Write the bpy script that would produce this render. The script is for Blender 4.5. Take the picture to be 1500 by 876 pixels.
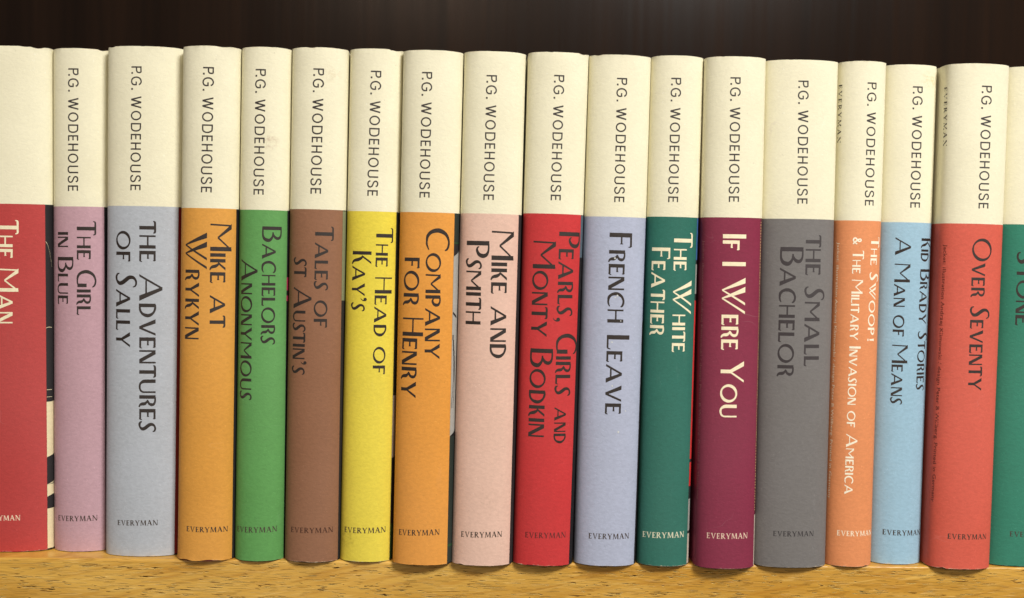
import bpy, bmesh, math, random
from mathutils import Vector, Matrix
from mathutils.geometry import delaunay_2d_cdt
for o in list(bpy.data.objects): bpy.data.objects.remove(o)
S = bpy.context.scene; COL = S.collection
R = math.radians; MM = 0.001

CAM = [116.99245, 0.03343, 0.03469, 0.01851, -14.14818]
BOOKS = [{'author': [-6.19, -6.72, 186.99, 139.88, 4.03],
  'bound': 134.89,
  'edge': [15.85, 15.03],
  'pose': [-194.629, 7.516, -0.411, 32.975, 195.209],
  'pub': [-9.18, 6.04, 12.26, 12.46, 2.18],
  'strip': [[134.8, 58.2, 'k'], [58.2, 36.5, 'c'], [36.5, 25.8, 'k'], [25.8, 21.0, 'c'], [21.0, 16.3, 'k'], [16.3, -1.6, 'c']],
  'title': [['The Man', -2.17, -2.36, 128.55, 88.92, 7.92, 5.8]]},
 {'author': [-3.3, -3.56, 187.45, 140.35, 3.99],
  'bound': 134.49,
  'edge': [10.49, 9.88],
  'pose': [-167.106, 9.022, -0.4, 21.911, 195.191],
  'pub': [-8.47, 7.44, 12.02, 12.2, 2.28],
  'strip': [[134.6, -1.7, 'k']],
  'title': [['The Girl', -0.05, -0.12, 128.81, 92.75, 7.05, 5.14], ['in Blue', -8.23, -8.34, 124.6, 96.82, 6.83, 4.74]]},
 {'author': [-4.04, -4.21, 187.85, 140.8, 3.92],
  'bound': 134.91,
  'edge': [13.02, 14.3],
  'pose': [-141.486, 3.048, -0.107, 29.17, 195.548],
  'pub': [-8.95, 6.88, 12.02, 12.28, 2.19],
  'strip': [[134.9, 0.2, 'dr']],
  'title': [['the Adventures', -0.72, -0.32, 129.16, 48.57, 8.61, 6.11], ['of Sally', -10.03, -9.92, 125.4, 80.97, 8.4, 5.88]]},
 {'author': [-1.97, -2.24, 187.23, 140.21, 4.07],
  'bound': 134.38,
  'edge': [11.55, 11.45],
  'pose': [-116.002, -2.922, 0.173, 21.638, 195.185],
  'pub': [-6.61, 9.55, 11.35, 11.19, 2.19],
  'strip': [[134.4, -1.9, 'k']],
  'title': [['Mike at', 1.49, 1.63, 128.61, 89.48, 7.94, 5.65], ['Wrykyn', -8.48, -8.37, 125.23, 84.76, 8.79, 5.94]]},
 {'author': [-3.21, -3.34, 187.05, 139.75, 3.91],
  'bound': 134.16,
  'edge': [11.37, 9.69],
  'pose': [-95.585, -2.355, 0.242, 18.946, 195.373],
  'pub': [-8.92, 7.7, 10.94, 11.37, 2.33],
  'strip': [[134.3, 108.8, 'k'], [108.8, 103.8, 'pk'], [103.8, 101.8, 'k'], [101.8, 99.7, 'pk'], [99.7, -1.9, 'k']],
  'title': [['Bachelors', 0.29, 0.41, 127.99, 83.35, 7.27, 5.09], ['Anonymous', -8.55, -8.21, 115.53, 61.98, 7.23, 5.17]]},
 {'author': [-1.78, -2.16, 187.65, 140.51, 3.99],
  'bound': 134.75,
  'edge': [11.31, 10.44],
  'pose': [-75.192, -3.172, 0.24, 21.149, 195.643],
  'pub': [-8.11, 8.78, 11.35, 11.49, 2.23],
  'strip': [[134.9, 100.3, 'pg'], [100.3, -1.5, 'k']],
  'title': [['Tales of', -0.09, -0.1, 128.25, 89.95, 6.96, 4.99], ["st Austin's", -8.47, -8.61, 116.31, 72.09, 7.44, 5.2]]},
 {'author': [-1.62, -2.01, 187.43, 140.2, 3.93],
  'bound': 134.43,
  'edge': [10.18, 9.73],
  'pose': [-54.462, -2.18, 0.415, 20.151, 195.772],
  'pub': [-8.88, 8.01, 11.09, 11.51, 2.29],
  'strip': [[134.6, 64.1, 'dg'], [64.1, 40.0, 'lg'], [40.0, 14.3, 'k'], [14.3, -1.6, 'gr']],
  'title': [['The Head of', 1.72, 1.46, 128.15, 72.38, 6.69, 4.68], ["Kay's", -7.54, -7.57, 119.22, 96.53, 7.63, 5.36]]},
 {'author': [-3.93, -3.89, 186.8, 139.69, 3.87],
  'bound': 134.3,
  'edge': [10.28, 10.03],
  'pose': [-32.587, -6.062, 0.369, 22.665, 195.013],
  'pub': [-9.49, 6.76, 11.27, 11.85, 2.37],
  'strip': [[134.3, 123.3, 'dg'], [123.3, 122.8, 'gr'], [122.8, 117.9, 'k'], [117.9, 49.3, 'lg'], [49.3, 7.6, 'dg'], [7.6, 6.8, 'gr'],
            [6.8, -1.6, 'dg']],
  'title': [['Company', -0.99, -0.56, 128.39, 79.02, 8.97, 5.69], ['for Henry', -9.45, -9.89, 117.14, 64.05, 8.37, 6.23]]},
 {'author': [-3.13, -3.14, 186.18, 139.25, 3.93],
  'bound': 134.21,
  'edge': [11.2, 11.37],
  'pose': [-9.497, -6.107, 0.476, 23.354, 195.136],
  'pub': [-8.69, 7.54, 10.84, 11.26, 2.34],
  'strip': [[134.2, -1.4, 'k']],
  'title': [['Mike and', 0.41, 0.89, 127.85, 79.79, 8.72, 6.08], ['Psmith', -9.3, -8.96, 123.87, 92.24, 8.87, 5.97]]},
 {'author': [-1.78, -1.66, 186.87, 139.65, 3.84],
  'bound': 134.66,
  'edge': [10.67, 11.54],
  'pose': [13.967, -5.6, 0.672, 23.037, 195.546],
  'pub': [-7.6, 8.61, 10.76, 10.99, 2.33],
  'strip': [[134.7, 118.4, 'lb'], [118.4, -1.4, 'k']],
  'title': [['Pearls, Girls ~and', 2.03, 2.42, 127.96, 47.5, 8.78, 6.05], ['Monty Bodkin', -7.77, -7.48, 124.28, 49.68, 8.68, 6.08]]},
 {'author': [-1.67, -1.34, 186.5, 139.52, 3.87],
  'bound': 134.02,
  'edge': [12.04, 13.68],
  'pose': [38.251, -4.769, 0.519, 23.842, 195.233],
  'pub': [-7.35, 8.87, 10.51, 10.65, 2.32],
  'strip': [[134.2, 94.5, 'db'], [94.5, -1.4, 'k']],
  'title': [['French Leave', -2.7, -2.41, 127.99, 58.87, 8.8, 6.14]]},
 {'author': [-3.06, -2.86, 187.17, 140.02, 3.77],
  'bound': 134.53,
  'edge': [9.76, 10.11],
  'pose': [60.894, -4.115, 0.357, 20.179, 195.604],
  'pub': [-9.28, 7.71, 10.86, 11.37, 2.41],
  'strip': [[134.7, 118.3, 'bl'], [118.3, 116.7, 'k'], [116.7, 105.3, 'lg'], [105.3, 102.7, 'k'], [102.7, 41.3, 'rd'], [41.3, 40.0, 'k'],
            [40.0, 30.7, 'rd'], [30.7, 25.7, 'k'], [25.7, 13.3, 'lg'], [13.3, 12.2, 'k'], [12.2, -1.3, 'pp']],
  'title': [['The White', -0.19, 0.19, 128.47, 83.09, 7.72, 5.13], ['Feather', -8.64, -8.52, 122.73, 89.29, 7.13, 5.4]]},
 {'author': [-3.04, -2.62, 187.52, 140.46, 3.86],
  'bound': 134.68,
  'credit': [-12.7, -13.0, 126, 26, 0, 0, 0, 0],
  'edge': [12.1, 11.16],
  'pose': [84.469, -6.921, -0.141, 23.418, 195.407],
  'pub': [-8.22, 8.15, 11.71, 11.84, 2.33],
  'strip': [[134.8, 20.3, 'mk'], [20.3, -1.6, 'pp']],
  'title': [['If I Were You', -4.52, -4.12, 128.29, 58.55, 8.97, 6.36]]},
 {'author': [-2.58, -1.83, 187.27, 140.36, 3.91],
  'bound': 134.71,
  'pose': [110.591, -4.419, -0.138, 28.665, 195.193],
  'pub': [-7.98, 8.2, 12.3, 12.41, 2.18],
  'title': [['the Small', 1.79, 2.22, 128.5, 78.47, 8.1, 6.21], ['Bachelor', -7.71, -7.81, 123.92, 74.33, 8.69, 6.04]]},
 {'author': [0.4, 0.77, 187.6, 140.4, 3.7],
  'bound': 134.65,
  'credit': [-9.4, -10.17, 126.26, 26.01, -11.01, -10.98, 187.21, 164.56],
  'pose': [134.315, -2.158, 0.083, 18.623, 195.701],
  'pub': [-6.09, 9.31, 12.18, 12.18, 2.23],
  'title': [['The Swoop!', 3.95, 3.6, 128.39, 88.25, 4.5, 3.2], ['& The Military Invasion of America', -3.23, -3.7, 128.23, 28.52, 4.3, 3.1]]},
 {'author': [-0.85, -0.31, 187.18, 140.11, 3.96],
  'bound': 134.47,
  'pose': [154.316, 2.033, 0.243, 21.08, 195.571],
  'pub': [-6.66, 10.14, 11.72, 11.46, 2.24],
  'title': [['Kid Brady Stories', 4.95, 4.91, 128.44, 68.9, 5.5, 4.0], ['A Man of Means', -5.42, -5.21, 128.63, 63.39, 5.99, 4.25]]},
 {'author': [-0.54, -0.0, 186.9, 139.98, 4.0],
  'bound': 134.11,
  'credit': [-12.21, -13.35, 125.99, 25.5, -15.2, -14.33, 186.9, 163.83],
  'pose': [177.486, -4.757, 0.401, 24.762, 195.308],
  'pub': [-6.79, 9.4, 11.92, 11.94, 2.2],
  'title': [['Over Seventy', -1.7, -1.25, 128.55, 69.95, 7.75, 5.32]]},
 {'author': [1.73, 2.59, 187.32, 140.09, 4.06],
  'bound': 134.35,
  'pose': [203.512, 0.008, 0.598, 27.13, 195.487],
  'pub': [-6.16, 10.7, 11.92, 11.89, 2.21],
  'title': [['Stone', -7.8, -7.47, 123.45, 95.2, 7.44, 5.31], ['The Luck', 0.33, 1.38, 129.41, 88.97, 8.24, 5.85]]}]


# ------------------------------------------------------------------ camera
ch, cyaw, cpitch, croll, cx = CAM
cd = bpy.data.cameras.new('camera'); cam = bpy.data.objects.new('camera', cd); COL.objects.link(cam)
fwd = Vector((math.sin(cyaw)*math.cos(cpitch), math.cos(cyaw)*math.cos(cpitch), -math.sin(cpitch)))
rgt = Vector((math.cos(cyaw), -math.sin(cyaw), 0)); up = rgt.cross(fwd)
r2 = math.cos(croll)*rgt + math.sin(croll)*up; u2 = -math.sin(croll)*rgt + math.cos(croll)*up
m = Matrix((r2, u2, -fwd)).transposed().to_4x4(); m.translation = Vector((cx*MM, -0.430, ch*MM))
cam.matrix_world = m
cd.sensor_width = 36; cd.lens = 1643/1500*36; cd.clip_start = 0.01; cd.clip_end = 20
cd.dof.use_dof = True; cd.dof.focus_distance = 0.428; cd.dof.aperture_fstop = 9
S.camera = cam
# ------------------------------------------------------------------ light
w = bpy.data.worlds.new('World'); S.world = w; w.use_nodes = True
bg = w.node_tree.nodes['Background']; bg.inputs[0].default_value = (1, .95, .87, 1); bg.inputs[1].default_value = 0.17
def area(name, loc, target, sx, sy, power, col):
    l = bpy.data.lights.new(name, 'AREA'); l.shape = 'RECTANGLE'; l.size = sx; l.size_y = sy; l.energy = power; l.color = col
    o = bpy.data.objects.new(name, l); COL.objects.link(o); o.location = loc
    o.rotation_euler = (Vector(target)-Vector(loc)).to_track_quat('-Z', 'Y').to_euler(); return o
area('key_lamp', (0.60, -1.05, 0.92), (0.1, 0, 0.1), 0.42, 0.26, 21.5, (1, .97, .915))
area('ceiling_lamp', (0.1, -0.75, 1.7), (0, 0, 0.1), 1.3, 0.5, 6.2, (1, .97, .90))
area('room_lamp', (-0.45, -2.8, 0.98), (0, 0, 0.1), 0.95, 0.6, 11, (1, .78, .60))
S.view_settings.view_transform = 'Standard'; S.view_settings.look = 'None'
S.view_settings.exposure = 0.02; S.view_settings.gamma = 1
S.render.engine = 'CYCLES'

# ------------------------------------------------------------------ node helpers
def lin(c):
    return tuple((x/255/12.92 if x/255 <= .04045 else ((x/255+.055)/1.055)**2.4) for x in c)
class NT:
    def __init__(s, name):
        s.m = bpy.data.materials.new(name); s.m.use_nodes = True; s.t = s.m.node_tree
        s.b = s.t.nodes['Principled BSDF']
    def n(s, typ, **k):
        nd = s.t.nodes.new('ShaderNode'+typ)
        for a, v in k.items():
            if a.startswith('i_'):
                key = a[2:]; key = int(key) if key.isdigit() else key.replace('_', ' ')
                if hasattr(v, 'is_output'): s.t.links.new(v, nd.inputs[key])
                else: nd.inputs[key].default_value = v
            else: setattr(nd, a, v)
        return nd
    def math(s, op, a, b=0.0, clamp=False): return s.n('Math', operation=op, use_clamp=clamp, i_0=a, i_1=b).outputs[0]
    def mix(s, f, a, b, mode='MIX'):
        nd = s.n('Mix', data_type='RGBA', blend_type=mode); 
        for i, v in ((0, f), (6, a), (7, b)):
            if hasattr(v, 'is_output'): s.t.links.new(v, nd.inputs[i])
            else: nd.inputs[i].default_value = v if i == 0 else (tuple(v)+(1,))[:4]
        return nd.outputs[2]
    def mapr(s, v, a, b, c=0.0, d=1.0, smooth=False):
        return s.n('MapRange', interpolation_type='SMOOTHSTEP' if smooth else 'LINEAR', i_0=v, i_1=a, i_2=b, i_3=c, i_4=d).outputs[0]
    def noise(s, vec, scale, detail=3, rough=.5, dist=0):
        return s.n('TexNoise', i_Vector=vec, i_Scale=scale, i_Detail=detail, i_Roughness=rough, i_Distortion=dist).outputs[0]
    def scale(s, vec, sx, sy, sz, rot=(0, 0, 0)):
        return s.n('Mapping', i_Vector=vec, i_Scale=(sx, sy, sz), i_Rotation=rot).outputs[0]
    def link(s, a, b): s.t.links.new(a, s.b.inputs[b])

# paper with a felt grain; the same relief under print and bare paper
def paper(name, rgb, rough=.72, wear=True, relief=1.0, spots=(), mott=.05):
    k = NT(name)
    tc = k.n('TexCoord').outputs['Object']
    rnd = k.n('ObjectInfo').outputs['Random']
    vec = k.n('VectorMath', operation='ADD', i_0=tc, i_1=k.n('CombineXYZ', i_0=k.math('MULTIPLY', rnd, 3.1), i_2=k.math('MULTIPLY', rnd, 7.7)).outputs[0]).outputs[0]
    a = k.noise(k.scale(vec, .8, .8, 1.35, (0, R(24), 0)), 760, 3, .55, .5)
    b = k.noise(vec, 2300, 2, .6)
    c = k.noise(vec, 42, 3, .55)
    h = k.math('ADD', k.math('MULTIPLY', a, 1.0), k.math('MULTIPLY', b, .3))
    bump = k.n('Bump', i_Strength=.6*relief, i_Distance=.00014, i_Height=h)
    k.link(bump.outputs[0], 'Normal')
    col = lin(rgb)
    dark = tuple(x*(1-mott*1.2) for x in col); lite = tuple(min(1, x*(1+mott)) for x in col)
    cc = k.mix(k.mapr(a, .33, .67), dark, lite)
    cc = k.mix(k.mapr(c, .35, .65), k.mix(1.0, cc, (.955, .95, .94), 'MULTIPLY'), cc)
    # pale fibres and dust specks in the paper
    sp = k.noise(vec, 1500, 1, .5)
    cc = k.mix(k.mapr(sp, .70, .76, 0, .30), cc, tuple(min(1, x*1.5+.04) for x in col))
    sp2 = k.noise(k.scale(vec, 1, 1, 1, (1, 2, 3)), 700, 2, .5)
    cc = k.mix(k.mapr(sp2, .73, .78, 0, .30), cc, tuple(x*.55 for x in col))
    # slow fading, rubbed streaks and hairline scratches of handled paper
    fade = k.noise(k.scale(vec, 1.2, 1.2, .55), 14, 2, .5)
    cc = k.mix(k.mapr(fade, .38, .66, 0, .10), cc, tuple(min(1, x*.85+.16) for x in col))
    rub = k.math('MULTIPLY', k.mapr(k.noise(k.scale(vec, 1, 1, .25, (0, R(8), 0)), 300, 4, .7), .60, .74), k.mapr(k.noise(vec, 26, 1, .5), .52, .70))
    cc = k.mix(k.math('MULTIPLY', rub, .16), cc, tuple(min(1, x*.7+.25) for x in col))
    scr = k.mapr(k.math('ABSOLUTE', k.math('SUBTRACT', k.noise(k.scale(vec, 1, 1, 2.2, (0, R(35), 0)), 28, 1, .4, .8), .5)), .0016, .0, 0, 1)
    scr = k.math('MULTIPLY', scr, k.mapr(k.noise(vec, 48, 1, .5), .60, .68))
    cc = k.mix(k.math('MULTIPLY', scr, .22), cc, tuple(min(1, x*.6+.34) for x in col))
    for (sx, sz, r, c2, amt) in spots:
        d = k.n('VectorMath', operation='DISTANCE', i_0=k.n('VectorMath', operation='MULTIPLY', i_0=tc, i_1=(1, 0, 1)).outputs[0], i_1=(sx*MM, 0, sz*MM)).outputs['Value']
        f = k.math('MULTIPLY', k.mapr(d, r*MM, r*.2*MM, 0, 1, True), k.mapr(k.noise(tc, 650, 4, .7), .45, .62))
        cc = k.mix(k.math('MULTIPLY', f, amt), cc, lin(c2))
    if wear:
        at = k.n('Attribute', attribute_name='rim').outputs['Fac']
        n2 = k.noise(vec, 900, 3, .6)
        f = k.mapr(k.math('SUBTRACT', at, k.math('MULTIPLY', k.mapr(n2, .45, .7), .34)), .09, .0)
        f = k.math('MULTIPLY', f, k.mapr(k.noise(vec, 110, 2, .6), .42, .62))
        cc = k.mix(k.math('MULTIPLY', f, .62), cc, lin((222, 202, 172)))
    k.link(cc, 'Base Color')
    k.b.inputs['Roughness'].default_value = rough
    k.b.inputs['Specular IOR Level'].default_value = .28
    return k.m

PANEL = {1: (188, 66, 64), 2: (197, 159, 170), 3: (184, 190, 199), 4: (224, 159, 68), 5: (98, 160, 88), 6: (147, 103, 76),
         7: (236, 216, 72), 8: (231, 157, 66), 9: (230, 192, 174), 10: (203, 50, 52), 11: (178, 185, 208), 12: (43, 110, 96),
         13: (135, 43, 70), 14: (121, 118, 117), 15: (231, 147, 94), 16: (158, 195, 217), 17: (216, 96, 78), 18: (43, 128, 104)}
PANEL = {k: tuple(c*.965 for c in v) for k, v in PANEL.items()}
INK = (46, 38, 34); CRM = (240, 230, 196)
TITLE_INK = {1: CRM, 12: CRM, 13: (246, 232, 198), 15: (246, 238, 214), 14: (60, 54, 56)}
PUB_INK = {1: (238, 215, 190), 12: (214, 214, 188), 13: (222, 190, 172), 15: (244, 224, 196), 14: (62, 58, 60), 10: (96, 28, 26), 6: (78, 48, 36)}
SPOTS = {5: [(2.2, 160, 4.5, (196, 176, 150), .75)], 16: [(6.2, 190, 4.5, (226, 196, 140), .8)], 9: [(1.5, 26, 6, (176, 150, 130), .22)],
         14: [(-12, 170, 5, (214, 206, 186), .5)], 6: [(5, 186, 5, (205, 190, 155), .4)], 7: [(-7, 9, 5, (150, 130, 40), .4)]}
_mat = {}
def mat(key, *a, **k):
    if key not in _mat: _mat[key] = paper(key, *a, **k)
    return _mat[key]
CREAM = mat('cream_paper', (234, 229, 201), mott=.025)
STRIPC = {'k': (30, 28, 30), 'c': (232, 220, 180), 'dr': (120, 24, 22), 'pk': (190, 50, 90), 'pg': (130, 136, 104), 'dg': (32, 44, 38), 'lg': (165, 165, 160),
          'gr': (30, 76, 36), 'lb': (84, 100, 112), 'db': (46, 60, 92), 'bl': (60, 104, 165), 'rd': (214, 40, 40), 'pp': (205, 190, 176), 'mk': (88, 24, 44), 'ye': (226, 204, 130)}
def strip_mat(c): return mat('cover_print_'+c, STRIPC[c], rough=.6, wear=False, relief=.5)

def plain(name, rgb, rough=.6, spec=.3):
    k = NT(name); tc = k.n('TexCoord').outputs['Object']
    c = lin(rgb); nz = k.noise(tc, 900, 3, .6)
    k.link(k.mix(nz, tuple(x*.7 for x in c), tuple(min(1, x*1.25) for x in c)), 'Base Color')
    k.link(k.n('Bump', i_Strength=.5, i_Distance=.0002, i_Height=nz).outputs[0], 'Normal')
    k.b.inputs['Roughness'].default_value = rough; k.b.inputs['Specular IOR Level'].default_value = spec
    return k.m
def page_mat():
    k = NT('page_edges'); tc = k.n('TexCoord').outputs['Object']
    nz = k.noise(k.scale(tc, 6000, 12, 12), 1, 2, .6)
    k.link(k.mix(nz, lin((205, 190, 150)), lin((240, 230, 200))), 'Base Color'); k.b.inputs['Roughness'].default_value = .8
    return k.m
PAGES = page_mat()

# ------------------------------------------------------------------ setting materials
def oak(name='oak'):
    k = NT(name); tc = k.n('TexCoord').outputs['Object']
    # slow cathedral figure, slightly slanting against the edge
    v0 = k.scale(tc, 1, 1, 1, (0, R(-7), 0))
    fig = k.noise(k.scale(v0, 9, 30, 120), 1, 5, .55, 1.2)
    fine = k.noise(k.scale(v0, 28, 300, 1900), 1, 4, .6, .3)
    base = k.mix(k.mapr(fig, .33, .68), lin((194, 140, 44)), lin((216, 166, 66)))
    base = k.mix(k.mapr(fine, .35, .65, 0, .6), base, lin((172, 118, 34)))
    big = k.noise(k.scale(v0, 5, 5, 60), 1, 3, .5)
    base = k.mix(k.mapr(big, .40, .66, 0, .5), base, lin((232, 190, 98)))
    # flecks of ray, pale and slanting
    band = k.noise(k.scale(k.scale(tc, 1, 1, 1, (0, R(12), 0)), 22, 60, 420), 1, 3, .5, .5)
    base = k.mix(k.mapr(band, .52, .66, 0, .5), base, lin((176, 118, 32)))
    rays = k.noise(k.scale(k.scale(tc, 1, 1, 1, (0, R(9), 0)), 30, 100, 420), 1, 3, .5, .6)
    base = k.mix(k.mapr(rays, .58, .70, 0, .45), base, lin((238, 198, 110)))
    # open pores: short dark dashes, each with a pale lower lip
    def pores(off, sx, sz, lo, hi):
        v = k.n('Mapping', i_Vector=tc, i_Location=(off, 0, off*.3), i_Rotation=(0, R(-3), 0), i_Scale=(sx, 240, sz)).outputs[0]
        return k.mapr(k.noise(v, 1, 0, .4, .15), lo, hi)
    zone = k.mapr(k.noise(k.scale(v0, 12, 30, 260), 1, 2, .5), .36, .58)
    p1 = k.math('MULTIPLY', pores(0, 95, 3100, .65, .672), zone)
    p2 = k.math('MULTIPLY', pores(3.3, 150, 4200, .67, .70), .7)
    # the solid lipping has open pores, the veneered top is filled and smooth
    front = k.mapr(k.n('SeparateXYZ', i_0=tc).outputs[1], .0016, .0008)
    p = k.math('MULTIPLY', k.math('MULTIPLY', p2, .5), front)
    lip = k.mapr(k.noise(k.n('Mapping', i_Vector=tc, i_Location=(0, 0, .80), i_Rotation=(0, R(-3), 0), i_Scale=(95, 240, 3100)).outputs[0], 1, 0, .4, .15), .61, .66)
    lip = k.math('MULTIPLY', k.math('MULTIPLY', k.math('MULTIPLY', lip, zone), front), k.math('SUBTRACT', 1.0, p, True))
    base = k.mix(k.math('MULTIPLY', lip, .22), base, lin((246, 214, 136)))
    base = k.mix(k.math('MULTIPLY', p, .9), base, lin((84, 48, 10)))
    k.link(base, 'Base Color')
    hgt = k.math('SUBTRACT', k.math('ADD', k.math('MULTIPLY', fine, .35), k.math('MULTIPLY', lip, .25)), p)
    k.link(k.n('Bump', i_Strength=.9, i_Distance=.0003, i_Height=hgt).outputs[0], 'Normal')
    k.b.inputs['Roughness'].default_value = .36; k.b.inputs['Specular IOR Level'].default_value = .5
    return k.m
def wenge():
    k = NT('dark_laminate'); tc = k.n('TexCoord').outputs['Object']
    g = k.noise(k.scale(tc, 260, 20, 5), 1, 4, .6, .4); g2 = k.noise(k.scale(tc, 45, 20, 1.5), 1, 3, .5, .6)
    c = k.mix(k.mapr(g, .3, .7), lin((27, 16, 9)), lin((38, 24, 15)))
    c = k.mix(k.mapr(g2, .35, .65, 0, .6), c, lin((17, 9, 5)))
    k.link(c, 'Base Color')
    k.link(k.mapr(g, .3, .7, .33, .26), 'Roughness')
    k.link(k.n('Bump', i_Strength=.25, i_Distance=.0003, i_Height=g).outputs[0], 'Normal')
    k.b.inputs['Specular IOR Level'].default_value = .20
    return k.m

def link_obj(name, me, mats, parent=None):
    o = bpy.data.objects.new(name, me); COL.objects.link(o)
    for mt in mats: me.materials.append(mt)
    if parent: o.parent = parent
    return o
def box_mesh(name, x0, x1, y0, y1, z0, z1, bev=0, seg=3):
    bm = bmesh.new(); bmesh.ops.create_cube(bm, size=1)
    bmesh.ops.scale(bm, vec=(x1-x0, y1-y0, z1-z0), verts=bm.verts); bmesh.ops.translate(bm, vec=((x0+x1)/2, (y0+y1)/2, (z0+z1)/2), verts=bm.verts)
    if bev: bmesh.ops.bevel(bm, geom=bm.edges[:], offset=bev, segments=seg, affect='EDGES', profile=.6)
    me = bpy.data.meshes.new(name); bm.to_mesh(me); bm.free()
    for p in me.polygons: p.use_smooth = bool(bev)
    return me
sh = link_obj('shelf', box_mesh('shelf', -.52, .52, 0, .208, -.026, 0, .0011, 4), [oak()]); sh['kind'] = 'structure'
def open_pores(me):
    """the open vessels of the oak lipping: short ragged slits, each with a pale lower lip, cut along the front face"""
    rr = random.Random(77); V = [v.co[:] for v in me.vertices]; F = [list(p.vertices) for p in me.polygons]; MI = [0]*len(F)
    sm = [True]*len(F)
    for k in range(4200):
        x = rr.uniform(-.5, .5); z = rr.uniform(-.0250, -.0008)
        if math.sin(x*61+z*700)+math.sin(x*23-z*1500+1)+rr.uniform(-1.4, 1.4) < -.15: continue
        L = min(rr.lognormvariate(math.log(.0026), .55), .009); h = rr.uniform(.00013, .00032); sl = rr.gauss(-.045, .03)
        n = 7; mid = []
        w = 0.0
        for q in range(n+1):
            w += rr.gauss(0, .00004); t = q/n
            mid.append((x+L*(t-.5), z+sl*L*(t-.5)+w, h*math.sin(math.pi*min(max(t, .04), .96))**.5*rr.uniform(.55, 1.1)))
        for (dz0, dz1, m_, yy) in ((-1.0, 0.0, 1, -.00003), (-1.7, -1.0, 2, -.00003)):
            if m_ == 2 and rr.random() < .35: continue
            b = len(V)
            for (a, c, e) in mid: V.append((a, yy, c+e*dz0)); V.append((a, yy, c+e*dz1))
            for q in range(n): F.append([b+2*q, b+2*q+2, b+2*q+3, b+2*q+1]); MI.append(m_); sm.append(False)
    new = mesh_from('shelf', V, F, MI, sm); return new
def flat(name, rgb, r=.7):
    k = NT(name); tc = k.n('TexCoord').outputs['Object']; c = lin(rgb)
    k.link(k.mix(k.noise(tc, 1500, 2, .6), tuple(x*.7 for x in c), tuple(x*1.3 for x in c)), 'Base Color'); k.b.inputs['Roughness'].default_value = r
    k.b.inputs['Specular IOR Level'].default_value = .2; return k.m

bk = link_obj('back_panel', box_mesh('back_panel', -.52, .52, .2085, .222, -.026, .62, .0004, 1), [wenge()]); bk['kind'] = 'structure'

# ------------------------------------------------------------------ lettering (drawn from strokes, cap height 1)
class G:
    def __init__(s): s.v = []; s.f = []
    def poly(s, pts):
        ar = sum(a[0]*b[1]-b[0]*a[1] for a, b in zip(pts, pts[1:]+pts[:1]))
        if abs(ar) < 1e-7: return
        if ar < 0: pts = pts[::-1]
        n = len(s.v); s.v += pts; s.f.append(list(range(n, n+len(pts))))
    def rect(s, x0, y0, x1, y1): s.poly([(x0, y0), (x1, y0), (x1, y1), (x0, y1)])
    def dia(s, xa, ya, xb, yb, w, w2=None):          # slanted bar with level ends, x = centre
        w2 = w if w2 is None else w2
        s.poly([(xa-w/2, ya), (xa+w/2, ya), (xb+w2/2, yb), (xb-w2/2, yb)] if ya < yb else [(xb-w2/2, yb), (xb+w2/2, yb), (xa+w/2, ya), (xa-w/2, ya)])
    def curve(s, pts, n=7):                          # smooth stroke, points (x, y, width)
        P = [pts[0]]+list(pts)+[pts[-1]]; o = []
        for i in range(1, len(P)-2):
            for k in range(n):
                t = k/n; a, b, c, d = P[i-1], P[i], P[i+1], P[i+2]
                o.append(tuple(.5*(2*b[j]+(c[j]-a[j])*t+(2*a[j]-5*b[j]+4*c[j]-d[j])*t*t+(3*b[j]-a[j]-3*c[j]+d[j])*t**3) for j in range(3)))
        o.append(pts[-1]); L = []
        for i, p in enumerate(o):
            q0 = o[max(0, i-1)]; q1 = o[min(len(o)-1, i+1)]
            dx, dy = q1[0]-q0[0], q1[1]-q0[1]; l = math.hypot(dx, dy) or 1
            wd = max(p[2], .012)/2
            L.append(((p[0]-dy/l*wd, p[1]+dx/l*wd), (p[0]+dy/l*wd, p[1]-dx/l*wd)))
        for a, b in zip(L, L[1:]): s.poly([a[0], a[1], b[1], b[0]])
    def ring(s, cx, cy, rx, ry, tk, tn, ax=0.0, a0=0, a1=360, n=44):     # oval, thick sides tk, thin top and foot tn
        L = []
        for i in range(n+1):
            a = R(a0+(a1-a0)*i/n); c, d = math.cos(a), math.sin(a)
            wv = tn+(tk-tn)*abs(math.cos(a-R(ax)))**1.6
            L.append(((cx+rx*c, cy+ry*d), (cx+(rx-wv)*c, cy+(ry-wv)*d)))
        for a, b in zip(L, L[1:]): s.poly([a[0], a[1], b[1], b[0]])
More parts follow.
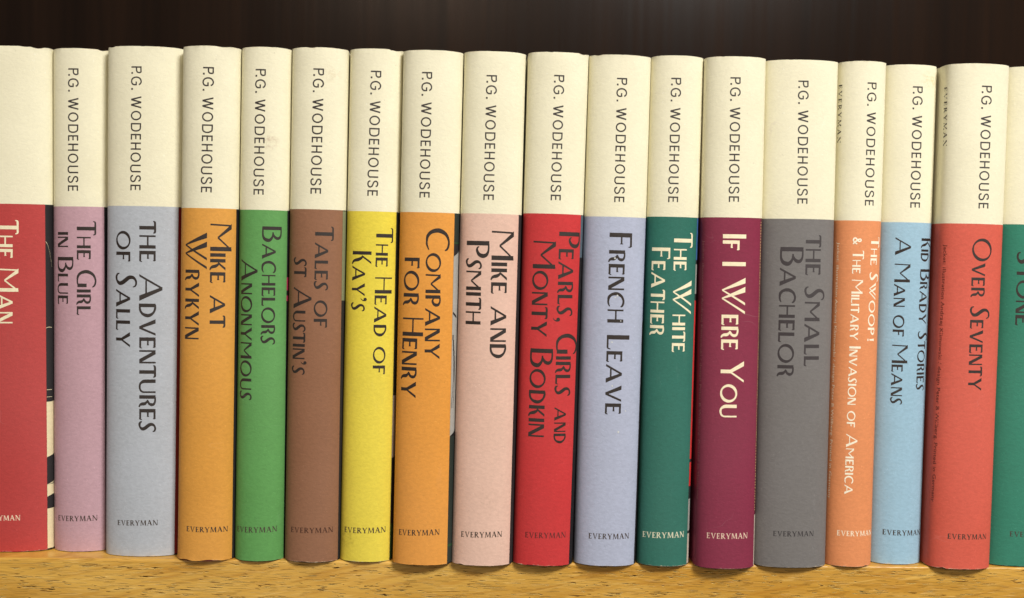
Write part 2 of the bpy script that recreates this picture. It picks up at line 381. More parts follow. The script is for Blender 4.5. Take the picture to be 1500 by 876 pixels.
def deco(c, T, t):
    """thick-and-thin display capitals; T thick stroke, t thin stroke; returns strokes and advance"""
    g = G(); w = .7
    if c == 'T':
        g.rect(.27, 0, .27+T, .97)
        g.curve([(0, .85, t*.5), (.025, .925, t*1.0), (.09, .96, t*1.25), (.35, .962, t*1.3), (.6, .962, t*1.25), (.655, .925, t), (.68, .85, t*.5)]); w = .68
    elif c == 'H': g.rect(.0, 0, t, 1); g.rect(.78-T*.95, 0, .78, 1); g.rect(t*.5, .52-t/2, .74, .52+t/2); w = .78
    elif c in 'EF':
        g.rect(0, 0, T, 1); g.rect(T*.5, 1-t*1.25, .56, 1)
        g.curve([(.52, .985, t*.9), (.565, .93, t*.9), (.58, .84, t*.4)], 4)
        g.rect(T*.5, .53-t/2, .47, .53+t/2); g.rect(.47-t*.5, .47, .47, .6)
        if c == 'E': g.rect(T*.5, 0, .55, t*1.2); g.curve([(.5, t*.6, t*1.1), (.58, .05, t), (.64, .17, t*.4)], 4)
        w = .62
    elif c == 'G' or c == 'C':
        g.curve([(.86, .80, t*.6), (.80, .90, t*1.2), (.66, .965, t*1.3), (.47, .97, t*1.3), (.25, .86, T*.72), (.12, .66, T*.92), (.085, .46, T*.95), (.15, .22, T*.8), (.30, .07, t*1.7), (.5, .03, t*1.15), (.66, .04, t*1.05), (.80, .10, t) if c == 'G' else (.84, .12, t*.6)])
        if c == 'G': g.rect(.86-T, .03, .86, .52)
        w = .88
    elif c == 'I': g.rect(0, 0, T, 1); w = T
    elif c == '!': g.curve([(T*.5, 1.0, T*1.1), (T*.5, .28, T*.5)]); g.rect(0, 0, T, .14); w = T
    elif c == 'R':
        g.rect(0, 0, T, 1)
        g.curve([(T*.6, .97, t), (.36, .965, t*1.1), (.52, .89, T*.7), (.56, .76, T*.85), (.50, .62, T*.7), (.36, .53, t*1.2), (.28, .515, t*.8)])
        g.curve([(.27, .52, t*.8), (.40, .46, T*.6), (.50, .33, T*.92), (.52, .17, T*.85), (.58, .05, T*.6), (.70, -.01, t*.7)]); w = .68
    elif c == 'P':
        g.rect(0, 0, T, 1)
        g.curve([(T*.6, .97, t), (.38, .965, t*1.1), (.55, .88, T*.75), (.60, .73, T*.95), (.54, .57, T*.8), (.38, .48, t*1.4), (.27, .50, t), (.23, .57, t*.5)]); w = .64
    elif c == 'B':
        g.rect(0, 0, T, 1)
        g.curve([(T*.6, .97, t), (.40, .965, t*1.1), (.56, .89, T*.7), (.60, .77, T*.85), (.53, .64, T*.7), (.38, .555, t*1.1), (.29, .55, t)])
        g.curve([(.33, .55, t), (.52, .52, t*1.4), (.68, .40, T*.85), (.70, .26, T*1.0), (.62, .11, T*.8), (.45, .035, t*1.3), (.2, .03, t*1.1), (T*.4, .03, t)]); w = .77
    elif c == 'L': g.rect(0, 0, T, 1); g.rect(T*.5, 0, .50, t*1.1); g.curve([(.45, t*.6, t*1.1), (.53, .05, t), (.585, .17, t*.4)], 4); w = .57
    elif c == 'N': g.rect(0, 0, t, 1); g.rect(.78-t, 0, .78, 1); g.dia(T*.55, 1, .78-T*.6, 0, T*1.15); w = .78
    elif c == 'U':
        g.rect(0, .36, T, 1); g.rect(.80-t, .36, .80, 1)
        g.curve([(T*.5, .40, T), (T*.6, .25, T*.95), (.24, .08, T*.62), (.42, .03, t*1.2), (.62, .07, t*1.1), (.735, .2, t), (.80-t*.5, .40, t)]); w = .8
    elif c == 'A':
        g.dia(t*.8, 0, .60, 1, t*1.3); g.dia(1.12-T*.6, 0, .60, 1, T*1.25, T*.8); g.rect(.27, .30-t/2, .86, .30+t/2); w = 1.14
    elif c == 'V': g.dia(T*.6, 1, .5, 0, T*1.2, t*1.6); g.dia(.96-t*.6, 1, .5, 0, t*1.3); w = .94
    elif c == 'D':
        g.rect(0, 0, T, 1)
        g.curve([(T*.3, .97, t*1.1), (.30, .965, t*1.3), (.53, .86, T*.65), (.68, .65, T*.9), (.69, .42, T*.98), (.58, .18, T*.7), (.36, .05, t*1.3), (.0, .03, t*1.0)]); w = .78
    elif c == 'S':
        g.curve([(.0, .17, t*.6), (.035, .07, t*1.1), (.15, .02, t*1.4), (.31, .05, T*.55), (.42, .17, T*.88), (.40, .32, T), (.29, .48, T*1.0), (.18, .64, T*.95), (.17, .81, T*.8), (.27, .94, T*.55), (.42, .975, t*1.2), (.54, .93, t), (.59, .82, t*.5)]); w = .58
    elif c == 'O': g.ring(.58, .5, .58, .515, T*.88, t, ax=-22); w = 1.16
    elif c == 'M':
        g.dia(t*.5, 0, .07, 1, t); g.dia(.10, 1, .60, .34, T*1.25, T*.5); g.dia(1.12, 1, .58, .34, t*1.3, t*1.3); g.rect(1.16-T, 0, 1.16, .99); w = 1.16
    elif c == 'K':
        g.rect(0, 0, T, 1); g.dia(.60, 1, .24, .52, t*1.6, t*1.4)
        g.curve([(.23, .56, t*.8), (.34, .50, T*.7), (.43, .34, T*.95), (.47, .17, T*.85), (.54, .05, T*.6), (.67, -.01, t*.7)]); w = .66
    elif c == 'Y':
        g.rect(.47-T*.45, 0, .47+T*.45, .47); g.dia(T*.65, 1, .47, .40, T*1.2, T*.9); g.dia(.96-t*.7, 1, .50, .42, t*1.5, t*1.2); w = .95
    elif c == 'W':
        q = .20+T*.25
        g.dia(q/2, 1, .56, .0, q, q*.25); g.dia(.40+q/2, 1, .93, 0, q, q*.25); g.dia(1.17, 1, .55, .0, t*1.6, t*1.0); g.dia(1.56, 1, .92, 0, t*1.6, t*1.0); w = 1.56
    elif c == '.': g.rect(0, 0, T, T*.9); w = T
    elif c in ",'":
        y = .02 if c == ',' else .98
        g.ring(.13, y+.06, .125, .12, .12, .118, n=20); g.curve([(.215, y+.06, .08), (.21, y-.09, .075), (.13, y-.21, .05), (.03, y-.27, .015)], 5); w = .27
    elif c == '&':
        g.curve([(.78, .50, t*1.4), (.66, .26, t*1.4), (.50, .09, t*1.4), (.30, .03, t*1.8), (.12, .12, T*.8), (.10, .30, T*.85), (.26, .48, t*1.6), (.46, .66, t*1.5), (.47, .86, t*1.6), (.34, .97, t*1.6), (.21, .88, T*.7), (.25, .66, T*.8), (.46, .36, T*.95), (.66, .10, T*.8), (.80, .02, t)]); w = .82
    return g, w
def sans(c, T, t):
    """light even-weight capitals of the author's name"""
    g = G(); s = T; w = .7
    if c == 'P': g.rect(0, 0, s, 1); g.curve([(s*.5, 1-s/2, s), (.34, 1-s/2, s), (.50, .93, s), (.565, .76, s), (.50, .58, s), (.34, .51, s), (s*.5, .51, s)]); w = .62
    elif c == '.': g.rect(0, 0, s*1.25, s*1.25); w = s*1.25
    elif c == 'G':
        g = G(); q = .9
        g.curve([(x*q, y, z) for x, y, z in [(.80, .74, s), (.70, .88, s), (.52, .96, s), (.30, .92, s), (.12, .76, s), (.05, .50, s), (.12, .23, s), (.29, .07, s), (.50, .035, s), (.68, .09, s), (.79, .22, s), (.815, .42, s)]]); g.rect(.44, .42, .78, .42+s); w = .79
    elif c == 'W':
        for a, b in ((.05, .29), (.53, .29), (.53, .77), (1.01, .77)): g.dia(a, 1, b, 0, s*1.06)
        w = 1.06
    elif c == 'O': g.ring(.43, .5, .43, .515, s, s); w = .86
    elif c == 'D': g.rect(0, 0, s, 1); g.curve([(s*.5, 1-s/2, s), (.30, 1-s/2, s), (.55, .90, s), (.69, .68, s), (.70, .36, s), (.58, .12, s), (.32, s/2, s), (s*.5, s/2, s)]); w = .74
    elif c == 'E': g.rect(0, 0, s, 1); g.rect(s*.5, 1-s, .50, 1); g.rect(s*.5, .5-s/2, .47, .5+s/2); g.rect(s*.5, 0, .52, s); w = .53
    elif c == 'H': g.rect(0, 0, s, 1); g.rect(.66-s, 0, .66, 1); g.rect(s*.5, .5-s/2, .62, .5+s/2); w = .66
    elif c == 'U': g.rect(0, .34, s, 1); g.rect(.70-s, .34, .70, 1); g.curve([(s*.5, .36, s), (.07, .18, s), (.20, .05, s), (.35, .03, s), (.50, .05, s), (.63, .18, s), (.70-s*.5, .36, s)]); w = .7
    elif c == 'S': g.curve([(.54, .78, s), (.48, .91, s), (.32, .965, s), (.14, .91, s), (.075, .76, s), (.15, .61, s), (.33, .52, s), (.52, .42, s), (.585, .25, s), (.50, .09, s), (.31, .035, s), (.12, .09, s), (.04, .26, s)]); w = .63
    return g, w
def serif(c, T, t):
    """book-face capitals of the publisher's name"""
    g = G(); f = .055; w = .7
    def foot(x, wd=.2, y=0): g.rect(x-wd/2, y, x+wd/2, y+f) if y == 0 else g.rect(x-wd/2, 1-f, x+wd/2, 1)
    if c == 'E':
        g.rect(.1, 0, .1+T, 1); foot(.1+T/2, .3); foot(.1+T/2, .3, 1); g.rect(.1, 1-t, .58, 1); g.rect(.1, 0, .6, t); g.rect(.1, .5-t/2, .48, .5+t/2)
        g.rect(.53, .78, .58, 1); g.rect(.56, 0, .61, .24); g.rect(.44, .4, .485, .62); w = .66
    elif c == 'V': g.dia(.18, 1, .48, -.01, T*1.1, t); g.dia(.78, 1, .48, -.01, t*1.1); foot(.18, .3, 1); foot(.78, .26, 1); w = .92
    elif c == 'R':
        g.rect(.1, 0, .1+T, 1); foot(.1+T/2, .3); foot(.1+T/2, .3, 1)
        g.curve([(.12, .96, t), (.38, .96, t), (.53, .86, T*.8), (.54, .66, T*.9), (.42, .54, t*1.3), (.14, .50, t)]); g.dia(.36, .52, .74, 0, T*1.1); g.rect(.66, 0, .86, f); w = .84
    elif c == 'Y': g.rect(.44-T/2, 0, .44+T/2, .5); g.dia(.13, 1, .43, .42, T*1.05); g.dia(.74, 1, .46, .42, t*1.1); foot(.44, .3); foot(.13, .28, 1); foot(.74, .26, 1); w = .86
    elif c == 'M': g.dia(.15, 0, .2, 1, t*1.1); g.dia(.22, 1, .54, .05, T*1.1, T*.6); g.dia(.88, 1, .54, .05, t*1.1); g.dia(.96, 0, .9, 1, T*1.05); foot(.15, .26); foot(.96, .3); foot(.2, .22, 1); foot(.9, .24, 1); w = 1.12
    elif c == 'A': g.dia(.14, 0, .45, 1.02, t*1.1); g.dia(.78, 0, .45, 1.02, T*1.1, T); g.rect(.24, .33, .66, .33+t); foot(.14, .26); foot(.78, .3); w = .92
    elif c == 'N': g.rect(.13, 0, .13+t, 1); g.rect(.78, 0, .78+t, 1); g.dia(.16, 1, .78, -.02, T*1.15, T*.9); foot(.15, .26); foot(.15, .26, 1); foot(.8, .26, 1); w = .95
    return g, w
FONT = {'deco': deco, 'sans': sans, 'serif': serif}
_gl = {}
def glyph(font, c, T, t):
    k = (font, c, round(T, 3), round(t, 3))
    if k not in _gl:
        g, w = FONT[font](c, T, t)
        if not g.f: _gl[k] = ([], [], w)
        else:
            vs = [Vector(p) for p in g.v]; ed = []
            x0 = min(p[0] for p in g.v)-.05; x1 = max(p[0] for p in g.v)+.05; y0 = min(p[1] for p in g.v)-.05; y1 = max(p[1] for p in g.v)+.05
            st = .13
            lines = [((x0, y0+st*i), (x1, y0+st*i)) for i in range(int((y1-y0)/st)+1)] if font != 'serif' else [((x0+.25*i, y0), (x0+.25*i, y1)) for i in range(int((x1-x0)/.25)+1)]
            for a, b in lines: n = len(vs); vs += [Vector((a[0]+.0013, a[1]+.0017)), Vector((b[0]+.0011, b[1]+.0019))]; ed.append((n, n+1))
            for f in g.f: ed += [(f[a], f[(a+1) % len(f)]) for a in range(len(f))]
            V, _, F, _, _, _ = delaunay_2d_cdt(vs, ed, [], 0, 1e-5, False)
            PO = []
            for f in g.f:
                q = [g.v[a] for a in f]; PO.append((q, min(p[0] for p in q), max(p[0] for p in q), min(p[1] for p in q), max(p[1] for p in q)))
            def inside(x, y):
                for q, a, b, c_, d in PO:
                    if a <= x <= b and c_ <= y <= d:
                        r = False
                        for p1, p2 in zip(q, q[1:]+q[:1]):
                            if (p1[1] > y) != (p2[1] > y) and x < (p2[0]-p1[0])*(y-p1[1])/(p2[1]-p1[1])+p1[0]: r = not r
                        if r: return True
                return False
            F = [f for f in F if inside(sum(V[a][0] for a in f)/len(f), sum(V[a][1] for a in f)/len(f))]
            used = sorted({i for f in F for i in f}); ix = {u: i for i, u in enumerate(used)}
            _gl[k] = ([tuple(V[i]) for i in used], [[ix[i] for i in f] for f in F], w)
    return _gl[k]

# ------------------------------------------------------------------ the wrapped shape of a book
SAG, PN = 6.4, 2.08
HEAD_NICK = {1: [(12.8, 3.0, .6), (8.5, 2.2, .2)], 2: [(9.4, 2.2, .4)], 3: [(-12.6, 2.0, .3)], 4: [(5.5, 3.2, .25)], 6: [(-2.5, 2.4, .3)], 7: [(8.0, 3.2, .4)], 10: [(9.4, 2.2, .4)], 11: [(-9, 2, .3)]}
FOOT_NICK = {4: [(-7.0, 3.4, .4), (2.2, 3.8, .45)], 15: [(6.0, 1.2, .35)], 17: [(-8, 1.4, .25)], 9: [(-8.5, 1.5, .25)]}
class Wrap:
    """maps (u along the jacket, v up) in mm to the surface of one book"""
    def __init__(s, w, H, seed, wearb, weart, N=720):
        s.w = w; s.H = H; a = w/2; s.seed = seed; s.wb = wearb; s.wt = weart
        P = []
        for i in range(N+1):
            t = -math.pi/2+math.pi*i/N; sn, cs = math.sin(t), abs(math.cos(t))
            P.append((a*math.copysign(abs(sn)**(2/PN), sn), SAG-SAG*cs**(2/PN)))
        L = [0.0]
        for p, q in zip(P, P[1:]): L.append(L[-1]+math.hypot(q[0]-p[0], q[1]-p[1]))
        s.half = L[-1]/2; s.L = [l-s.half for l in L]; s.P = P
    def at(s, u):
        from bisect import bisect
        if u <= -s.half: return (-s.w/2, SAG+(-s.half-u)), (-1, 0)
        if u >= s.half: return (s.w/2, SAG+(u-s.half)), (1, 0)
        i = min(max(bisect(s.L, u)-1, 0), len(s.P)-2); f = (u-s.L[i])/((s.L[i+1]-s.L[i]) or 1)
        p, q = s.P[i], s.P[i+1]; j0, j1 = max(0, i-6), min(len(s.P)-1, i+7)
        dx, dy = s.P[j1][0]-s.P[j0][0], s.P[j1][1]-s.P[j0][1]; l = math.hypot(dx, dy)
        return (p[0]+(q[0]-p[0])*f, p[1]+(q[1]-p[1])*f), (dy/l, -dx/l)
    def hsh(s, i, k): return random.Random(i*7919+s.seed*104729+k*31).uniform(-1, 1)
    def nz(s, u, k, step):
        i = math.floor(u/step); f = u/step-i; f = f*f*(3-2*f)
        return s.hsh(i, k)*(1-f)+s.hsh(i+1, k)*f
    def pt(s, u, v, off=0.0):
        (x, y), (nx, ny) = s.at(u)
        # handled edges: the jacket curls and ripples a little at head and foot
        db, dt = v, s.H-v
        o = off
        if db < 8: o += s.wb*(.16*s.nz(u, 1, 3.1)+.07*s.nz(u, 2, .9))*math.exp(-db/1.3)
        if dt < 8: o += s.wt*(.20*s.nz(u, 3, 3.7)+.07*s.nz(u, 4, 1.1))*math.exp(-dt/1.3)
        o += .05*s.nz(v, 5, 31)
        for tab, dd in ((FOOT_NICK, db), (HEAD_NICK, dt)):
            if dd < 5:
                for (c, r, d) in tab.get(s.seed, ()): o += .55*d*math.exp(-((u-c-r*.8)/r)**2)*math.exp(-dd/.8)-.2*d*math.exp(-((u-c+r)/r)**2)*math.exp(-dd/1.2)
        return ((x+nx*o)*MM, (y+ny*o)*MM, v*MM)
    def foot(s, u): return .22+s.wb*(.03*s.nz(u, 11, 4.3)+.012*s.nz(u, 12, 1.2))+.45*max(0, s.nz(u, 13, 2.9)-.6)*s.wb+sum(d*max(0, 1-((u-c)/r)**2)**2 for c, r, d in FOOT_NICK.get(s.seed, ()))
    def head(s, u): return s.H-s.wt*(.05+.04*s.nz(u, 14, 4.7)+.015*s.nz(u, 15, 1.2)+.5*max(0, s.nz(u, 16, 2.9)-.72))-sum(d*max(0, 1-((u-c)/r)**2)**2 for c, r, d in HEAD_NICK.get(s.seed, ()))

def mesh_from(name, vs, fs, mi=None, smooth=True, rim=None):
    me = bpy.data.meshes.new(name); me.from_pydata(vs, [], fs)
    if mi: me.polygons.foreach_set('material_index', mi)
    me.polygons.foreach_set('use_smooth', [smooth]*len(me.polygons) if not isinstance(smooth, list) else smooth)
    if rim is not None:
        a = me.attributes.new('rim', 'FLOAT', 'POINT'); a.data.foreach_set('value', rim)
    me.update(); return me

old = sh.data; om = old.materials[0]; sh.data = open_pores(old)
for m_ in (om, flat('oak_pore', (88, 50, 12)), flat('oak_pore_lip', (242, 206, 122))): sh.data.materials.append(m_)

def make_jacket(W, bound, edge, i, parent):
    DEP = 118.0
    e0, e1 = edge if edge else (W.half+30, W.half+30)
    # u columns: uniform over the spine, coarse over the covers; the column nearest the panel edge is snapped onto it
    us = [-(W.half+DEP), -(W.half+60), -(W.half+25), -(W.half+8)]
    n = int((2*W.half+12)/.42); us += [-(W.half+6)+(2*W.half+12)*k/n for k in range(n+1)]; us += [W.half+8, W.half+25, W.half+60, W.half+DEP]
    em = (e0+e1)/2; kc = min(range(len(us)), key=lambda k: abs(us[k]-em)) if edge else None
    vs_ = [0, .25, .6, 1.1, 1.8, 2.8, 4.2, 6.5]+[10+12.45*k for k in range(10)]
    vs_ = [v for v in vs_ if v < bound-2]+[bound]+[bound+8, bound+20, bound+32, bound+44, W.H-6.5, W.H-4.2, W.H-2.8, W.H-1.8, W.H-1.1, W.H-.6, W.H-.25, W.H]
    vs_ = sorted(set(round(v, 3) for v in vs_)); nr = len(vs_); nc = len(us)
    def U(k, v):
        if kc is None: return us[k]
        wt = max(0, 1-abs(us[k]-us[kc])/6.5)
        return us[k]+(e0+(e1-e0)*v/195-us[kc])*wt
    verts = []; rim = []
    def row(off):
        for v in vs_:
            for k in range(nc):
                u = U(k, v); lo, hi = W.foot(u), W.head(u)
                vv = v
                if v < 6.5: vv = lo+(6.5-lo)*v/6.5
                elif v > W.H-6.5: vv = hi-(hi-(W.H-6.5))*(W.H-v)/6.5
                verts.append(W.pt(u, vv, off)); rim.append(min(vv-lo, hi-vv) if u > -W.half-20 and u < W.half+20 else 5.0)
    row(0.0); row(-.22)
    faces = []; mi = []; N = nr*nc; jb = vs_.index(round(bound, 3))
    for j in range(nr-1):
        for k in range(nc-1):
            a = j*nc+k; cream = j >= jb
            faces.append([a, a+1, a+nc+1, a+nc]); mi.append(0 if cream else (2 if (kc is not None and k >= kc) else 1))
            faces.append([N+a, N+a+nc, N+a+nc+1, N+a+1]); mi.append(3)
    sm = [True]*len(faces)
    def rimf(loop):                     # cut edge of the paper, on vertices of its own
        for p, q in zip(loop, loop[1:]):
            b = len(verts)
            for x in (p, q, q+N, p+N): verts.append(verts[x]); rim.append(0.0)
            faces.append([b, b+3, b+2, b+1]); mi.append(3); sm.append(False)
    rimf(list(range(nc))); rimf([(nr-1)*nc+k for k in range(nc-1, -1, -1)])
    rimf([j*nc for j in range(nr-1, -1, -1)]); rimf([j*nc+nc-1 for j in range(nr)])
    me = mesh_from('jacket', verts, faces, mi, sm, rim)
    cr = CREAM if i not in SPOTS else mat('cream_paper_%d' % i, (234, 229, 201), mott=.025, spots=SPOTS[i])
    panel = mat('spine_colour_%d' % i, PANEL[i], spots=SPOTS[i] if i in (7, 9) else ())
    return link_obj('jacket', me, [cr, panel, strip_mat('mk' if i == 13 else 'k'), mat('raw_paper', (236, 226, 200), wear=False)], parent)

def shell_strip(name, W, off_o, off_i, z0, z1, dep, material, parent):
    n = 40; us = [-(W.half+dep)]+[-W.half+2*W.half*k/n for k in range(n+1)]+[W.half+dep]
    def ring(off, z):
        o = []
        for u in us:
            (x, y), (nx, ny) = W.at(u); o.append(((x+nx*off)*MM, (y+ny*off)*MM, z*MM))
        return o
    A = ring(off_o, z0)+ring(off_i, z0)[::-1]; B = ring(off_o, z1)+ring(off_i, z1)[::-1]; L = len(A); m = L//2
    f = [[k, (k+1) % L, L+(k+1) % L, L+k] for k in range(L)]
    for k in range(m-1):
        f.append([k, L-1-k, L-2-k, k+1]); f.append([L+k, L+k+1, 2*L-2-k, 2*L-1-k])
    me = mesh_from(name, A+B, f, smooth=False); return link_obj(name, me, [material], parent)
def page_block(W, parent):
    n = 24; a = W.w/2-3.4; o = []
    for k in range(n+1):
        t = k/n*2-1; o.append((a*t, 3.2+SAG*.55*abs(t)**2.4+.6))
    o += [(a, SAG+116), (-a, SAG+116)]; L = len(o)
    vs = [(x*MM, y*MM, 3.2*MM) for x, y in o]+[(x*MM, y*MM, (W.H-3.6)*MM) for x, y in o]
    f = [[k, (k+1) % L, L+(k+1) % L, L+k] for k in range(L)]+[list(range(L))[::-1], list(range(L, 2*L))]
    return link_obj('page_block', mesh_from('page_block', vs, f, smooth=False), [PAGES], parent)

def lettering(name, W, text, font, u0, u1, v0, v1, big, small, material, parent, across=False, track=.10, T=(.17, .2), t=(.062, .095), off=.030):
    """down the spine: u is the baseline, v runs from v0 down to v1; across: u runs from u0 to u1 on the level v0"""
    cur = 0.0; items = []; sc = 1.0
    for c in text:
        if c == '~': sc = .76; continue
        up_ = c.isupper() or font != 'deco'; sz = (big if up_ else small)*sc
        if c in "&": sz = small
        if c == '!': cur += small*.28
        if c == ' ': cur += small*sc*(.60 if font == 'deco' else .34); continue
        if c in ",'": sz = small
        Tk, tk = (T[0], t[0]) if up_ else (T[1], t[1])
        vs, fs, w_ = glyph(font, c.upper(), Tk, tk); items.append((cur, sz, vs, fs)); cur += w_*sz+track*small*sc
        if font == 'sans' and c == 'P': cur -= .34*sz
    nat = cur-track*small*sc
    k = ((u1-u0) if across else (v0-v1))/nat; verts = []; faces = []
    lettering.log.append((text, round(k, 2)))
    for (x0, sz, vs, fs) in items:
        b = len(verts)
        for (gx, gy) in vs:
            x = (x0+gx*sz)*k; y = gy*sz
            if across: u, v = u0+x, v0+(v1-v0)*x/((u1-u0) or 1)+y
            else: v = v0-x; u = u0+(u1-u0)*x/(v0-v1)+y
            verts.append(W.pt(u, v, off))
        faces += [[b+q for q in f] for f in fs]
    # keep faces turned outward
    me = mesh_from(name, verts, faces, smooth=False)
    bm = bmesh.new(); bm.from_mesh(me)
    for f in bm.faces:
        cen = f.calc_center_median()
        if f.normal.dot(Vector((cen.x*.6, -.012, 0))) < 0: f.normal_flip()
    bm.to_mesh(me); bm.free()
    return link_obj(name, me, [material], parent)
lettering.log = []
def small_print(name, W, text, u0, u1, v0, v1, h, material, parent):
    """tiny upper and lower case line, from the built-in face"""
    cu = bpy.data.curves.new(name, 'FONT'); cu.body = text; cu.size = 1; cu.resolution_u = 2
    tmp = bpy.data.objects.new(name, cu); COL.objects.link(tmp); dg = bpy.context.evaluated_depsgraph_get()
    me = bpy.data.meshes.new_from_object(tmp.evaluated_get(dg)); bpy.data.objects.remove(tmp); bpy.data.curves.remove(cu)
    me.materials.clear()
    xs = [v.co.x for v in me.vertices]; x0, x1 = min(xs), max(xs)
    for v in me.vertices:
        f = (v.co.x-x0)/(x1-x0); y = v.co.y
        v.co = W.pt(u0+(u1-u0)*f+y*h/.7, v0+(v1-v0)*f, .03)
    me.update(); me.name = name
    return link_obj(name, me, [material], parent)
def cover_art(W, strip, edge, i, parent):
    """the printed front cover, of which only the first millimetres show round the spine"""
    e0, e1 = edge; vs = []; fs = []; mi = []; keys = []
    cols = [0.03+.4*k for k in range(16)]+[8, 14, 30, 60, 100]
    for (va, vb, c) in strip:
        va, vb = min(va, 134.4), max(vb, .6)
        if c not in keys: keys.append(c)
        n = 6; b = len(vs)
        if c == 'mk' and i == 13: pass
        for r in range(n+1):
            for q, du in enumerate(cols):
                v = va+(vb-va)*r/n
                if 0 < r < n or True:
                    sl = SLANT.get((i, c), 0)*min(du, 8) if (r in (0, n) and va < 134 and vb > 1) else 0
                u = e0+(e1-e0)*v/195+du; vs.append(W.pt(u, v+sl, .03))
        nc = len(cols)
        for r in range(n):
            for q in range(nc-1):
                a = b+r*nc+q; fs.append([a, a+nc, a+nc+1, a+1]); mi.append(keys.index(c))
    def dab(du, v, wd, ht, c, lean=0.0, off=.045):          # small printed marks on the cover
        if c not in keys: keys.append(c)
        b = len(vs); u = e0+(e1-e0)*v/195+du
        for (a, z) in ((0, 0), (1, 0), (1, 1), (0, 1)): vs.append(W.pt(u+a*wd, v+z*ht+a*lean, off))
        fs.append([b, b+1, b+2, b+3]); mi.append(keys.index(c))
    if i == 13:
        rr = random.Random(4)
        v = 22.0
        while v < 133: dab(.05, v, .45, rr.uniform(.35, .6), 'ye'); v += rr.uniform(.95, 1.25)
    if i == 1:
        for k in range(9): dab(.15+.28*k, 120.5-.11*k*k*.9-.25*k, .3, .22, 'c', -.5-.12*k)
        for k in range(8): dab(.1+.28*k, 87.0+.25*math.sin(k*.4), .3, .2, 'c', .05)
        for k in range(8): dab(.1+.28*k, 62.8, .3, .18, 'c', .05); dab(.1+.28*k, 60.0, .3, .15, 'c', .05)
    if i == 8:
        for k in range(9): dab(.2+.25*k, 96-.5*k*.4, .26, 1.0, 'k', -.2); 
        for k in range(14): dab(.3+.9*math.sin(k*.24), 86-2.0*k, .5+.05*k, 2.1, 'k')
    me = mesh_from('front_cover_print', vs, fs, mi, True)
    return link_obj('front_cover_print', me, [strip_mat(k) for k in keys], parent)
SLANT = {(1, 'c'): .35, (8, 'lg'): .6}

SCUFF = [(-.4, 118.3, .42), (1.0, 104.2, .5), (.2, 103.4, .35), (-.6, 86.3, .45), (.1, 69.6, .4), (3.0, 52, .5), (2.6, 94.5, .25), (5.6, 60, .3)]
LABELS = {
 1: 'brick red book with cream lettering, cut off by the left edge of the photo',
 2: 'mauve pink book standing between the brick red book and the wide pale grey one',
 3: 'wide pale blue-grey book between the mauve book and an orange book',
 4: 'orange book with frayed foot between the pale grey-blue book and the bright green book',
 5: 'bright grass green book with near-black lettering between an orange and a brown book',
 6: 'brown book between the grass green book and the yellow book',
 7: 'bright yellow book with dark lettering, the only yellow one in the row',
 8: 'orange book standing between the yellow book and the pale pink book',
 9: 'pale salmon pink book between an orange book and the bright red book',
 10: 'bright red book with two lines of dark lettering beside the pale pink book',
 11: 'periwinkle blue-grey book with a single dark title line beside the bright red book',
 12: 'dark green book with two lines of cream lettering beside the wine red book',
 13: 'wine red book with a single line of large cream lettering overhanging the shelf edge',
 14: 'wide dark grey book with black lettering to the right of the wine red book',
 15: 'narrow pale orange book with cream lettering between the dark grey and the light blue book',
 16: 'light sky blue book between the pale orange book and the coral red book',
 17: 'coral red book with tiny credit line down its left side, overhanging the shelf edge',
 18: 'green book with black lettering, cut off by the right edge of the photo'}
BOARD = {1: (60, 16, 14), 2: (70, 40, 46), 3: (52, 56, 62), 4: (96, 34, 22), 5: (24, 50, 24), 6: (50, 26, 18), 7: (90, 76, 20), 8: (84, 40, 18), 9: (84, 50, 44),
         10: (60, 12, 14), 11: (44, 46, 66), 12: (12, 36, 30), 13: (34, 26, 62), 14: (30, 28, 30), 15: (90, 44, 24), 16: (40, 60, 76), 17: (76, 24, 20), 18: (12, 40, 32)}
WEARB = {1: .8, 2: .8, 3: .7, 4: 1.4, 5: .9, 6: 1.0, 7: .6, 8: .8, 9: .9, 10: .9, 11: .7, 12: .8, 13: .5, 14: .8, 15: 1.2, 16: .9, 17: .8, 18: .8}
WEART = {1: 1.4, 2: 1.4, 3: .9, 4: 1.2, 5: .8, 6: 1.5, 7: 1.4, 8: .6, 9: .8, 10: 1.3, 11: 1.1, 12: .7, 13: .9, 14: .5, 15: .7, 16: .5, 17: .8, 18: .6}

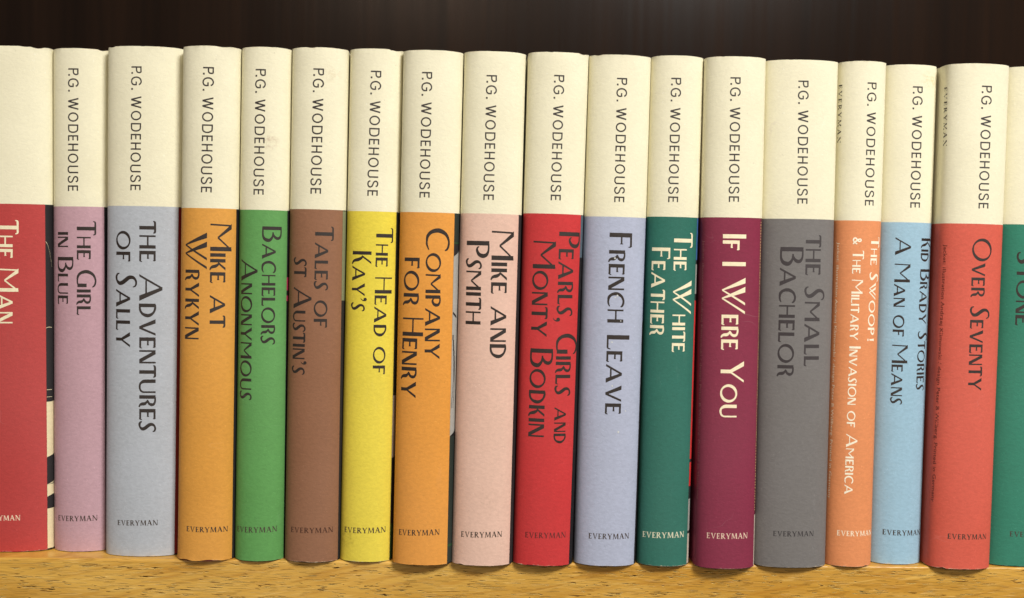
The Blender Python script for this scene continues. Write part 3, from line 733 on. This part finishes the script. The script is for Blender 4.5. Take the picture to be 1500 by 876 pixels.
for i, D in enumerate(BOOKS, 1):
    x, y, tilt, w_, H = D['pose']
    root = bpy.data.objects.new('book', None); COL.objects.link(root); root.empty_display_size = .02
    th = R(tilt)
    root.location = (x*MM, y*MM, abs(math.sin(th))*w_/2*MM); root.rotation_euler = (0, th, 0)
    root['label'] = LABELS[i]; root['category'] = 'book'; root['group'] = 'books of one series standing in a row on the shelf'
    W = Wrap(w_, H, i, WEARB[i], WEART[i])
    jk = make_jacket(W, D['bound'], D.get('edge'), i, root)
    shell_strip('hard_cover', W, -.32, -2.6, 0, H-.45, 119.0, mat('board_%d' % i, BOARD[i], rough=.7, wear=False), root)
    page_block(W, root)
    ink = mat('dark_ink', INK, rough=.6, wear=False, mott=.05)
    a = D['author']
    lettering('author_name', W, 'P.G. WODEHOUSE', 'sans', a[0], a[1], a[2], a[3], a[4], a[4], mat('grey_ink', (58, 52, 50), rough=.6, wear=False), root, track=.24, T=(.132, .132), t=(.132, .132))
    tm = mat('title_ink_%d' % i, TITLE_INK[i], rough=.6, wear=False) if i in TITLE_INK else ink
    for tl in D['title']:
        thin = i in (15,)
        lettering('title_lettering', W, tl[0], 'deco', tl[1], tl[2], tl[3], tl[4], tl[5], tl[6], tm, root, track=.13, T=(.18, .21), t=(.072, .102))
    p = D['pub']
    lettering('publisher_name', W, 'EVERYMAN', 'serif', p[0], p[1], p[2], p[3], p[4]*.92, p[4]*.92, mat('publisher_ink_%d' % i, PUB_INK.get(i, (66, 54, 46)), rough=.6, wear=False), root, across=True, track=.06, T=(.19, .19), t=(.085, .085))
    if i == 11:                          # rubbed spots where the paper colour shows through the title
        rr = random.Random(11); v_ = []; f_ = []
        for (u, v, r) in SCUFF:
            b = len(v_); n = 9
            v_ += [W.pt(u+r*rr.uniform(.5, 1.1)*math.cos(6.283*q/n), v+r*rr.uniform(.4, 1.2)*math.sin(6.283*q/n), .055) for q in range(n)]
            f_.append(list(range(b, b+n))[::-1])
        link_obj('scuff_mark', mesh_from('scuff_mark', v_, f_, smooth=False), [mat('rubbed_paper', (206, 208, 204), wear=False)], root)
    if 'strip' in D: cover_art(W, D['strip'], D['edge'], i, root)
    if 'credit' in D:
        c = D['credit']; cm = mat('credit_ink_%d' % i, {17: (54, 24, 20), 13: (158, 92, 98)}.get(i, (244, 226, 196)), rough=.6, wear=False)
        small_print('credit_line', W, 'Jacket: illustration Andrzej Klimowski / design Peter B Willberg. Printed in Germany', c[0], c[1], c[2], c[3], 1.35 if i == 17 else 1.1, cm, root)
        if c[6]: lettering('publisher_name', W, 'EVERYMAN', 'serif', c[4], c[5], c[6], c[7], 1.75, 1.75, ink, root, track=.22, T=(.17, .17), t=(.08, .08))
